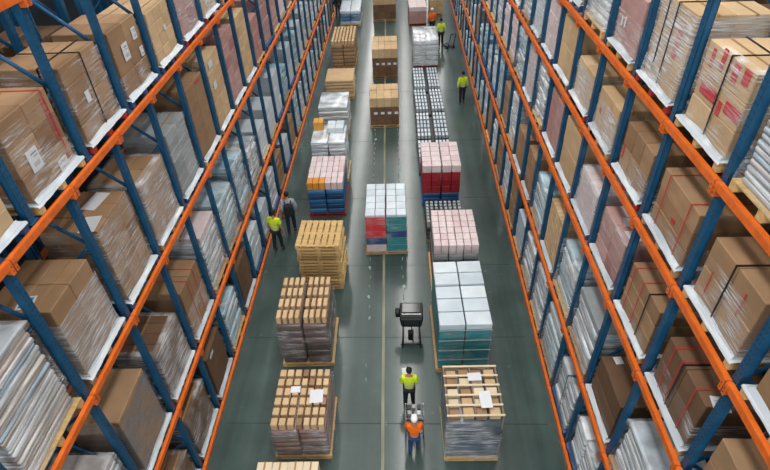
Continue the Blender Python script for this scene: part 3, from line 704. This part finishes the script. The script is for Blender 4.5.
# right row
o, w, d = floor_load('slatted crate load wrapped in dark film, nearest in the right row', .95, 2.4, 7.6, 1.58, GR)
fpallet(o, w, d + .04, 'palewood'); layers(o, w, d, .15, 1.62, 6, 'greywrap', 1, .02, .03)
grid(o, w * .94, d * .94, 1.75, .2, 4, 5, 'tan', gap=.07, mats=lambda i, j: rnd.choice(['tan', 'cream', 'cream', 'tan', 'brown']), zj=.1)
sheet(o, .1, .4, 2.105, .36, .25); sheet(o, .3, -.3, 2.105, .3, .5)
bb = MB()
for j in range(6): bb.box((0, -d / 2 + .04 + j * (d - .08) / 5, 2.09), (w, .05, .025), M['cream'])
for i in (-1, 0, 1): bb.box((i * (w / 2 - .03), 0, 2.065), (.035, d, .025), M['greywood'])
link('slat_frame', bb.mesh('slat_frame'), o)
bb = MB()
for i in (-1, 1):
    for j in (-1, 1): bb.box((i * (w / 2 - .03), j * (d / 2 - .03), 1.09), (.03, .03, 1.9), M['greywood'])
link('corner_post', bb.mesh('corner_post'), o)
wrapbox(o, w, d, .12, 1.95, 'film')
o, w, d = floor_load('white-topped teal carton load, second in the right row', .88, 2.46, 10.55, 2.75, GR)
fpallet(o, w + .1, d + .04, 'wood')
for c in range(2):
    for j in range(5):
        for k in range(5):
            if k < 4 and j in (1, 2, 3) and c == 1: continue
            m = 'white' if k == 4 else 'teal'
            z = .15 + .45 * k
            link('carton', carton_mesh(w / 2 - .04, d / 5 - .035,   .445 if k < 4 else .22, m, False), o, (-w / 4 + c * w / 2, -d / 2 + d / 5 * (j + .5), z + (.06 if j > 2 and k == 4 else 0)))
bb = MB()
for z in (.6, 1.05, 1.5, 1.95): bb.box((0, -d / 2 - .012, z), (w, .006, .02), M['white'])
link('white_band', bb.mesh('white_band'), o)
wrapbox(o, w, d, .1, 1.9, 'filmthin')
o, w, d = floor_load('load of dark crates under a white gridded top, third in right row', .92, 2.48, 14.1, 2.1, GR)
fpallet(o, w + .1, d + .06, 'palewood'); layers(o, w, d, .15, 1.68, 6, 'charcoal', 3, .03, mats=lambda c, k: 'red' if k < 2 and c == 0 or k == 3 and c == 1 else ('grey' if k % 2 else 'charcoal'))
grid(o, w, d, 1.83, .4, 6, 6, 'pinkwhite', gap=.022); wrapbox(o, w, d, .12, 1.9, 'filmthin')
o, w, d = floor_load('low load of grey slotted crates behind the white gridded top', .78, 2.3, 17.0, 1.5, GR)
fpallet(o, w, d, 'greywood'); layers(o, w, d, .15, .6, 3, 'charcoal', 2); grid(o, w, d, .75, .3, 8, 7, 'grey', gap=.07)
o, w, d = floor_load('red carton load with pale pink tops on a dark blue base', .71, 2.33, 19.63, 2.1, GR)
fpallet(o, w + .06, d + .04, 'bluewood'); layers(o, w, d, .15, .5, 2, 'navy', 2)
for k in range(4):
    for c in range(4):
        for j in range(5):
            if k < 3 and 0 < j and c in (1, 2): continue
            link('carton', carton_mesh(w / 4 - .022, d / 5 - .025, .34, 'red' if k < 3 else ('pinkwhite' if True else ''), False), o, (-w / 2 + w / 4 * (c + .5) + (-.02 if c < 2 else .02), -d / 2 + d / 5 * (j + .5), .65 + .35 * k))
def trays(label, x0, x1, yf, d):
    o, w, d = floor_load(label, x0, x1, yf, d, GR); fpallet(o, w, d, 'charcoal')
    for s in (-1, 1):
        for j in range(3):
            bb = MB(); y = -d / 2 + d / 3 * (j + .5); bb.box((s * w * .265, y, .22), (w * .42, d / 3 - .12, .14), M['charcoal'])
            for i in range(4):
                for q in range(2): bb.box((s * w * .265 + (i - 1.5) * w * .105, y + (q - .5) * (d / 6 - .03), .37), (w * .088, d / 6 - .1, .18), M['white'], bev=.015)
            link('tray', bb.mesh('tray'), o)
trays('low double row of white trays nearest behind the red carton load', .6, 2.34, 22.1, 2.8)
trays('low double row of white trays, second behind the red carton load', .57, 2.3, 25.2, 2.9)
trays('low double row of white trays, third behind the red carton load', .53, 2.24, 28.4, 2.9)
trays('low double row of white trays just before the tall grey wrapped load', .5, 2.18, 31.6, 3.2)
o, w, d = floor_load('tall grey-white wrapped bundle load in the right row', .56, 2.25, 35.8, 2.9, GR)
fpallet(o, w, d, 'redwood'); layers(o, w, d, .15, 1.75, 5, 'silver', 2, .02, .03); wrapbox(o, w, d, .2, 1.9, 'filmwhite', top=True)
o, w, d = floor_load('rosy carton load at the top edge, left of the orange worker', .35, 1.75, 45.0, 3, GR)
fpallet(o, w, d, 'redwood'); cartons(o, w, d, .15, 1.3, 2, 2, 4, 'pink', top_mat='pinkwhite', tape=False)
o, w, d = floor_load('small tan carton load at the top edge, right of the orange worker', 2.15, 3.25, 47.6, 2, GR)
fpallet(o, w, d); cartons(o, w, d, .15, 1.1, 2, 2, 2, 'tan', tape=False)

# ------------------------------------------------------------------ people
SK = plain('skin', srgb(176, 128, 104), .6); EYE = plain('eye', srgb(30, 26, 26), .4)
HAIR = plain('dark_hair', srgb(24, 20, 20), .7); HELM = plain('white_helmet', srgb(236, 236, 236), .3)
BOOT = plain('dark_boots', srgb(34, 32, 32), .6)
def cloth(name, col): return surf(name, [col], .85, (8, 8, 8), .25, rand=False)
def hivis(name, col, bands):
    m = cloth(name, col); nt = m.node_tree; L = nt.links; b = nt.nodes['Principled BSDF']
    src = b.inputs['Base Color'].links[0].from_socket
    tc = N(nt, 'ShaderNodeTexCoord'); sx = N(nt, 'ShaderNodeSeparateXYZ'); L.new(tc.outputs['Object'], sx.inputs[0]); acc = None
    for z in bands:
        s = N(nt, 'ShaderNodeMath', operation='COMPARE'); s.inputs[1].default_value = z; s.inputs[2].default_value = .025; L.new(sx.outputs['Z'], s.inputs[0])
        if acc is None: acc = s.outputs[0]
        else:
            q = N(nt, 'ShaderNodeMath', operation='MAXIMUM'); L.new(acc, q.inputs[0]); L.new(s.outputs[0], q.inputs[1]); acc = q.outputs[0]
    mx = N(nt, 'ShaderNodeMixRGB'); L.new(acc, mx.inputs[0]); L.new(src, mx.inputs[1]); mx.inputs[2].default_value = (*srgb(196, 200, 196), 1)
    L.new(mx.outputs[0], b.inputs['Base Color']); return m
YEL = hivis('yellow_hivis', srgb(206, 232, 40), (1.02, 1.2)); ORA = hivis('orange_hivis', srgb(244, 112, 24), (1.02,))
GREY = cloth('grey_jacket', srgb(150, 160, 172)); NAVY = cloth('navy_cloth', srgb(28, 36, 56)); BLACK = cloth('black_cloth', srgb(30, 32, 36)); JEAN = cloth('blue_jeans', srgb(44, 66, 110))
def skin(name, pts, edges, mat, parent, root=0, sub=2, extra=None):
    """pts: list of (co, radius); grown with a skin modifier and frozen"""
    me = bpy.data.meshes.new(name); me.from_pydata([p[0] for p in pts], edges, [])
    o = bpy.data.objects.new(name, me); COL.objects.link(o)
    md = o.modifiers.new('skin', 'SKIN'); md.use_smooth_shade = True
    for i, p in enumerate(pts):
        sv = me.skin_vertices[0].data[i]; r = p[1]; sv.radius = r if isinstance(r, tuple) else (r, r); sv.use_root = i == root
    o.modifiers.new('sub', 'SUBSURF').levels = sub
    dg = bpy.context.evaluated_depsgraph_get(); m2 = bpy.data.meshes.new_from_object(o.evaluated_get(dg))
    bpy.data.objects.remove(o)
    if extra:
        bm = bmesh.new(); bm.from_mesh(m2); n0 = len(bm.faces); tmp = MB(); tmp.bm.free(); tmp.bm = bm; tmp.mats = [mat]
        extra(tmp); m2 = tmp.mesh(name)
    else: m2.materials.clear(); m2.materials.append(mat)
    m2.name = name
    for p in m2.polygons: p.use_smooth = True
    return link(name, m2, parent)
def person(label, loc, rz, top, legs, head='hair', stride=.12, arms='hold', h=1.76, pack=False, short=False, group='workers in the aisle', lean=.0):
    p = thing('person', label, 'person', loc, rz, group); s = h / 1.76; p.scale = (s, s, s)
    st = stride
    hip = .92
    J = {'pel': (0, 0, .98), 'wai': (0, .01 + lean * .2, 1.12), 'che': (0, .02 + lean * .6, 1.34), 'nek': (0, .02 + lean, 1.5), 'hed': (0, .05 + lean * 1.2, 1.58)}
    def leg(sd):
        f = st * sd
        return [(sd * .1, 0, .9), (sd * .11, f * .6 + .03, .5), (sd * .12, f - .02, .09), (sd * .125, f + .13, .035)]
    def arm(sd):
        if arms == 'hold': return [(sd * .18, .02 + lean, 1.42), (sd * .235, .02 + lean, 1.15), (sd * .16, .27 + lean, 1.1)]
        if arms == 'push': return [(sd * .18, .03 + lean, 1.42), (sd * .25, .13 + lean, 1.17), (sd * .2, .4 + lean, 1.06)]
        return [(sd * .19, .02 + lean, 1.42), (sd * .26, -.02 + .1 * sd * st * 4, 1.13), (sd * .25, .08 + .1 * sd * st * 4, .9)]
    pts = [(J['pel'], (.15, .11)), (J['wai'], (.135, .1)), (J['che'], (.165, .115)), (J['nek'], .055), (J['hed'], .06)]; ed = [(0, 1), (1, 2), (2, 3), (3, 4)]
    for sd in (-1, 1):
        L = leg(sd); b0 = len(pts); pts += [(L[0], .085), (L[1], .058), (L[2], .042), (L[3], .035)]; ed += [(0, b0), (b0, b0 + 1), (b0 + 1, b0 + 2), (b0 + 2, b0 + 3)]
        A = arm(sd); b0 = len(pts); pts += [(A[0], .06), (A[1], .045), (A[2], .03)]; ed += [(2, b0), (b0, b0 + 1), (b0 + 1, b0 + 2)]
        e, w = Vector(A[1]), Vector(A[2]); dr = (w - e).normalized(); sx = dr.cross(Vector((0, 0, 1))).normalized(); upv = sx.cross(dr)
        pal = w + dr * .06; pts.append((tuple(pal), (.034, .018))); ip = len(pts) - 1; ed.append((b0 + 2, ip))
        for q, ln in ((-1.5, .075), (-.5, .09), (.5, .088), (1.5, .068)):
            a = pal + dr * .035 + sx * q * .019; m_ = a + dr * ln * .5 - upv * .012; t = a + dr * ln * .8 - upv * .045
            i0 = len(pts); pts += [(tuple(a), .0095), (tuple(m_), .0088), (tuple(t), .0075)]; ed += [(ip, i0), (i0, i0 + 1), (i0 + 1, i0 + 2)]
        th = w + dr * .03 - sx * sd * .035; t2 = th + dr * .04 - sx * sd * .02 - upv * .015; i0 = len(pts)
        pts += [(tuple(th), .012), (tuple(t2), .009)]; ed += [(b0 + 2, i0), (i0, i0 + 1)]
    hc = Vector(J['hed']) + Vector((0, .02, .1))
    def headx(mb):
        mb.sphere(hc, (.076, .097, .118), SK, 16, 12); mb.sphere(hc + Vector((0, .05, -.07)), (.05, .05, .045), SK)
        mb.sphere(hc + Vector((0, .1, -.015)), (.014, .02, .024), SK, 8, 6)
        for sd in (-1, 1):
            mb.sphere(hc + Vector((sd * .078, -.005, 0)), (.012, .024, .034), SK, 8, 6); mb.sphere(hc + Vector((sd * .031, .088, .012)), (.012, .008, .008), EYE, 8, 6)
        mb.sphere(hc + Vector((0, .092, -.055)), (.024, .008, .006), plain('lips', srgb(150, 90, 84), .5) if 'lips' not in bpy.data.materials else bpy.data.materials['lips'], 8, 6)
    skin('body', pts, ed, SK, p, 0, 1, headx)
    # jacket, trousers, boots
    jp = [((0, 0, .9), (.165, .125)), ((0, .01 + lean * .2, 1.12), (.165, .13)), (J['che'], (.215, .15)), ((0, .02 + lean, 1.46), (.1, .08))]; je = [(0, 1), (1, 2), (2, 3)]
    for sd in (-1, 1):
        A = arm(sd); b0 = len(jp); mid = Vector(A[1]).lerp(Vector(A[2]), .85)
        if short: mid = Vector(A[0]).lerp(Vector(A[1]), .6)
        jp += [(A[0], .095)] + ([] if short else [(A[1], .08)]) + [(tuple(mid), .06 if not short else .08)]
        je += [(2, b0)] + [(k, k + 1) for k in range(b0, len(jp) - 1)]
    skin('jacket', jp, je, top, p, 0)
    tp = [((0, 0, .97), (.155, .12))]; te = []
    for sd in (-1, 1):
        L = leg(sd); b0 = len(tp); tp += [(L[0], .1), (L[1], .078), (tuple(Vector(L[2]) + Vector((0, 0, .03))), .062)]; te += [(0, b0), (b0, b0 + 1), (b0 + 1, b0 + 2)]
    skin('trousers', tp, te, legs, p, 0)
    for sd in (-1, 1):
        L = leg(sd); q = Vector(L[2])
        skin('boot', [(tuple(q + Vector((0, 0, .06))), .056), (tuple(q + Vector((0, -.02, -.032))), .054), (tuple(q + Vector((0, .07, -.036))), (.05, .05)), (tuple(q + Vector((0, .16, -.045))), (.045, .04))], [(0, 1), (1, 2), (2, 3)], BOOT, p, 1)
    if head == 'hair':
        b = MB(); b.sphere(hc + Vector((0, -.018, .028)), (.09, .102, .106), HAIR, 16, 12); link('hair', b.mesh('hair'), p)
    else:
        m = HELM if head == 'white' else plain('orange_helmet', srgb(240, 120, 30), .35)
        b = MB(); b.sphere(hc + Vector((0, -.005, .05)), (.112, .132, .1), m, 18, 12); b.box(hc + Vector((0, .12, .035)), (.16, .1, .012), m, bev=.005); b.box(hc + Vector((0, -.01, .15)), (.03, .16, .012), m, bev=.004)
        link('helmet', b.mesh('helmet'), p)
    if pack:
        b = MB(); b.box((0, -.22, 1.2), (.32, .2, .46), BLACK, bev=.05)
        for sd in (-1, 1): b.box((sd * .11, .0, 1.46), (.05, .32, .03), BLACK, bev=.008)
        link('backpack', b.mesh('backpack'), p)
    return p
person('person in yellow vest and dark trousers walking mid-aisle holding white papers', (.03, 9.3, 0), 0, YEL, BLACK, 'hair', .07, 'hold', 1.7)
o = thing('clipboard', 'white clipboard held in front of the dark-haired person in yellow vest', 'clipboard', (-.06, 9.65, 1.13), .1)
b = MB(); b.box((0, 0, 0), (.24, .32, .008), M['greywood'], rot=Matrix.Rotation(.3, 3, 'X'), bev=.002); link('board', b.mesh('board'), o)
b = MB(); b.box((0, 0, .008), (.22, .29, .006), M['paper'], rot=Matrix.Rotation(.3, 3, 'X')); link('paper', b.mesh('paper'), o)
person('person in orange jacket and white helmet pushing a small wire cart', (.15, 7.84, 0), 0, ORA, JEAN, 'white', .1, 'push', 1.52, lean=.02)
person('person in yellow vest standing beside the left rack', (-5.22, 16.6, 0), -.3, YEL, BLACK, 'hair', .08, 'hang', 1.92, group='workers by the left rack', short=True)
person('person in grey jacket with black bag on the back beside the left rack', (-4.85, 17.75, 0), .25, GREY, NAVY, 'hair', .1, 'hang', 2.0, pack=True, group='workers by the left rack')
person('person in yellow vest near the right rack, far up the aisle', (3.4, 30.1, 0), .2, YEL, BLACK, 'hair', .1, 'hang', 1.92, group='workers far up the aisle')
person('person in yellow vest with a hand truck beside the grey wrapped load', (2.68, 39.9, 0), .1, YEL, BLACK, 'hair', .1, 'hang', 2.0, group='workers far up the aisle')
person('person in orange jacket and white helmet between loads at the top edge', (2.15, 42.6, 0), .1, ORA, NAVY, 'white', .1, 'hang', 1.95, group='workers far up the aisle')
person('person in dark clothes standing at the top edge near the left rack', (-5.72, 47.9, 0), .1, BLACK, NAVY, 'hair', .1, 'hang', 1.9, group='workers far up the aisle')

# ------------------------------------------------------------------ carts and the black machine
BL = plain('black_plastic', srgb(16, 18, 20), .5); DK = plain('dark_steel', srgb(58, 62, 66), .4, .6); STEEL = plain('bright_steel', srgb(176, 182, 184), .35, .8); RUB = plain('rubber', srgb(20, 20, 20), .8)
SCR = plain('dark_screen', srgb(16, 20, 26), .12)
o = thing('wire_cart', 'small wire cart of parts pushed by the person in orange jacket', 'cart', (.17, 8.5, 0), 0)
b = MB()
for z in (.18, .92):
    for i in range(7): b.cyl((-.24 + i * .08, -.22, z), (-.24 + i * .08, .22, z), .006, STEEL, n=6)
    for j in range(5): b.cyl((-.26, -.22 + j * .11, z), (.26, -.22 + j * .11, z), .006, STEEL, n=6)
    for s in (-1, 1): b.cyl((-.26, s * .22, z), (.26, s * .22, z), .012, STEEL, n=6); b.cyl((s * .26, -.22, z), (s * .26, .22, z), .012, STEEL, n=6)
link('basket', b.mesh('basket'), o)
b = MB()
for sx in (-1, 1):
    for sy in (-1, 1): b.cyl((sx * .25, sy * .21, .08), (sx * .25, sy * .21, 1.0), .014, STEEL, n=8)
    b.cyl((sx * .25, -.21, 1.0), (sx * .2, -.34, 1.03), .013, STEEL, n=8)
b.cyl((-.22, -.34, 1.03), (.22, -.34, 1.03), .016, DK, n=8); link('frame', b.mesh('frame'), o)
for sx in (-1, 1):
    for sy in (-1, 1):
        b = MB(); b.cyl((sx * .25 - .015, sy * .21, .05), (sx * .25 + .015, sy * .21, .05), .05, RUB, n=12); link('wheel', b.mesh('wheel'), o)
for i, (x, y, m) in enumerate(((-.15, .1, 'charcoal'), (-.02, .12, 'grey'), (.13, .1, 'charcoal'), (-.14, -.07, 'grey'), (.12, -.08, 'white'))):
    b = MB(); b.box((x, y, .97), (.1, .13, .08), M[m], bev=.008)
    tag(link('parts_box', b.mesh('parts_box'), None, (.17, 8.5, .0)), '%s parts box in the wire cart, %s' % (('dark', 'grey', 'black', 'pale grey', 'white')[i], ('front left', 'front middle', 'front right', 'rear left', 'rear right')[i]), 'box', 'parts boxes in the wire cart')
o = thing('equipment_cart', 'black wheeled machine with a boxy hopper standing ahead of the yellow-vested person', 'machine', (.13, 11.95, 0), 0)
b = MB(); b.box((0, .1, .95), (.66, .62, .46), BL, bev=.05, taper=1.18); b.box((0, -.235, 1.0), (.44, .04, .2), DK, bev=.01); link('housing', b.mesh('housing'), o)
b = MB(); b.box((0, .12, 1.2), (.74, .66, .05), BL, bev=.02); b.box((0, .18, 1.235), (.6, .4, .03), SCR, bev=.01); b.box((0, -.1, 1.24), (.62, .03, .02), STEEL); link('lid_panel', b.mesh('lid_panel'), o)
b = MB(); b.box((-.45, .2, 1.0), (.16, .26, .26), BL, bev=.04); b.box((-.38, .2, 1.0), (.12, .08, .08), DK); link('motor', b.mesh('motor'), o)
b = MB()
for s in (-1, 1):
    b.cyl((s * .27, .34, .08), (s * .27, .3, .75), .025, DK); b.cyl((s * .3, -.42, .08), (s * .26, -.1, .75), .025, DK); b.cyl((s * .3, -.42, .1), (s * .27, .34, .1), .022, DK)
b.cyl((-.36, -.42, .14), (.36, -.42, .14), .03, DK); b.cyl((.06, -.4, .12), (.0, -.1, .74), .02, DK); link('frame', b.mesh('frame'), o)
b = MB(); b.box((-.02, -.2, .35), (.18, .16, .4), BL, bev=.03); link('pump', b.mesh('pump'), o)
for sx, sy in ((-.3, -.42), (.3, -.42), (-.27, .34), (.27, .34)):
    b = MB(); b.cyl((sx - .02, sy, .06), (sx + .02, sy, .06), .06, RUB, n=14); link('wheel', b.mesh('wheel'), o)
o = thing('hand_truck', 'dark hand truck on the floor right of the far yellow-vested person', 'hand truck', (3.4, 39.5, 0), .4)
b = MB()
for s in (-1, 1): b.cyl((s * .2, 0, .12), (s * .2, -.35, 1.15), .03, DK); b.box((s * .16, .5, .09), (.14, 1.0, .05), DK)
b.cyl((-.2, -.35, 1.15), (.2, -.35, 1.15), .03, DK); link('frame', b.mesh('frame'), o)
for s in (-1, 1):
    b = MB(); b.cyl((s * .25 - .03, 0, .1), (s * .25 + .03, 0, .1), .1, RUB, n=14); link('wheel', b.mesh('wheel'), o)
b = MB(); b.box((0, 0, .35), (.22, .22, .7), plain('orange_plastic', srgb(232, 120, 40), .4), bev=.03); b.box((0, 0, .02), (.3, .3, .04), BL, bev=.005)
tag(link('post_guard', b.mesh('post_guard'), None, (-5.35, 18.9, 0)), 'orange post guard at the foot of the left rack behind two workers', 'guard')

# ------------------------------------------------------------------ lights
def strip(x, z, w, L, yc, power, spread=180, col=(1, .98, .95)):
    l = bpy.data.lights.new('light_strip', 'AREA'); l.shape = 'RECTANGLE'; l.size = w; l.size_y = L; l.energy = power; l.color = col; l.spread = math.radians(spread)
    o = bpy.data.objects.new('light_strip', l); COL.objects.link(o); o.location = (x, yc, z)
for x, p, sp in ((-5.3, 4300, 180), (0, 5600, 150), (5.3, 3400, 180)): strip(x, 17.4, 1.1, 152, 56, p, sp)
# fill light added behind the camera to brighten the fronts of the loads
l = bpy.data.lights.new('front_fill_light', 'AREA'); l.shape = 'RECTANGLE'; l.size = 9; l.size_y = 7; l.energy = 3600; l.color = (.86, .95, 1)
o = bpy.data.objects.new('front_fill_light', l); COL.objects.link(o); o.location = (-.5, YB + .3, 12); o.rotation_euler = (math.radians(82), 0, 0)
w = bpy.data.worlds.new('world'); S.world = w; w.use_nodes = True
w.node_tree.nodes['Background'].inputs[0].default_value = (.5, .6, .7, 1); w.node_tree.nodes['Background'].inputs[1].default_value = .1
S.view_settings.view_transform = 'Standard'; S.view_settings.look = 'None'; S.view_settings.gamma = 1; S.view_settings.exposure = EXPO
S.view_settings.use_curve_mapping = False
S.cycles.use_denoising = True
S.cycles.max_bounces = 6; S.cycles.transparent_max_bounces = 16; S.cycles.diffuse_bounces = 2; S.cycles.glossy_bounces = 2
print('objects', len(S.objects))
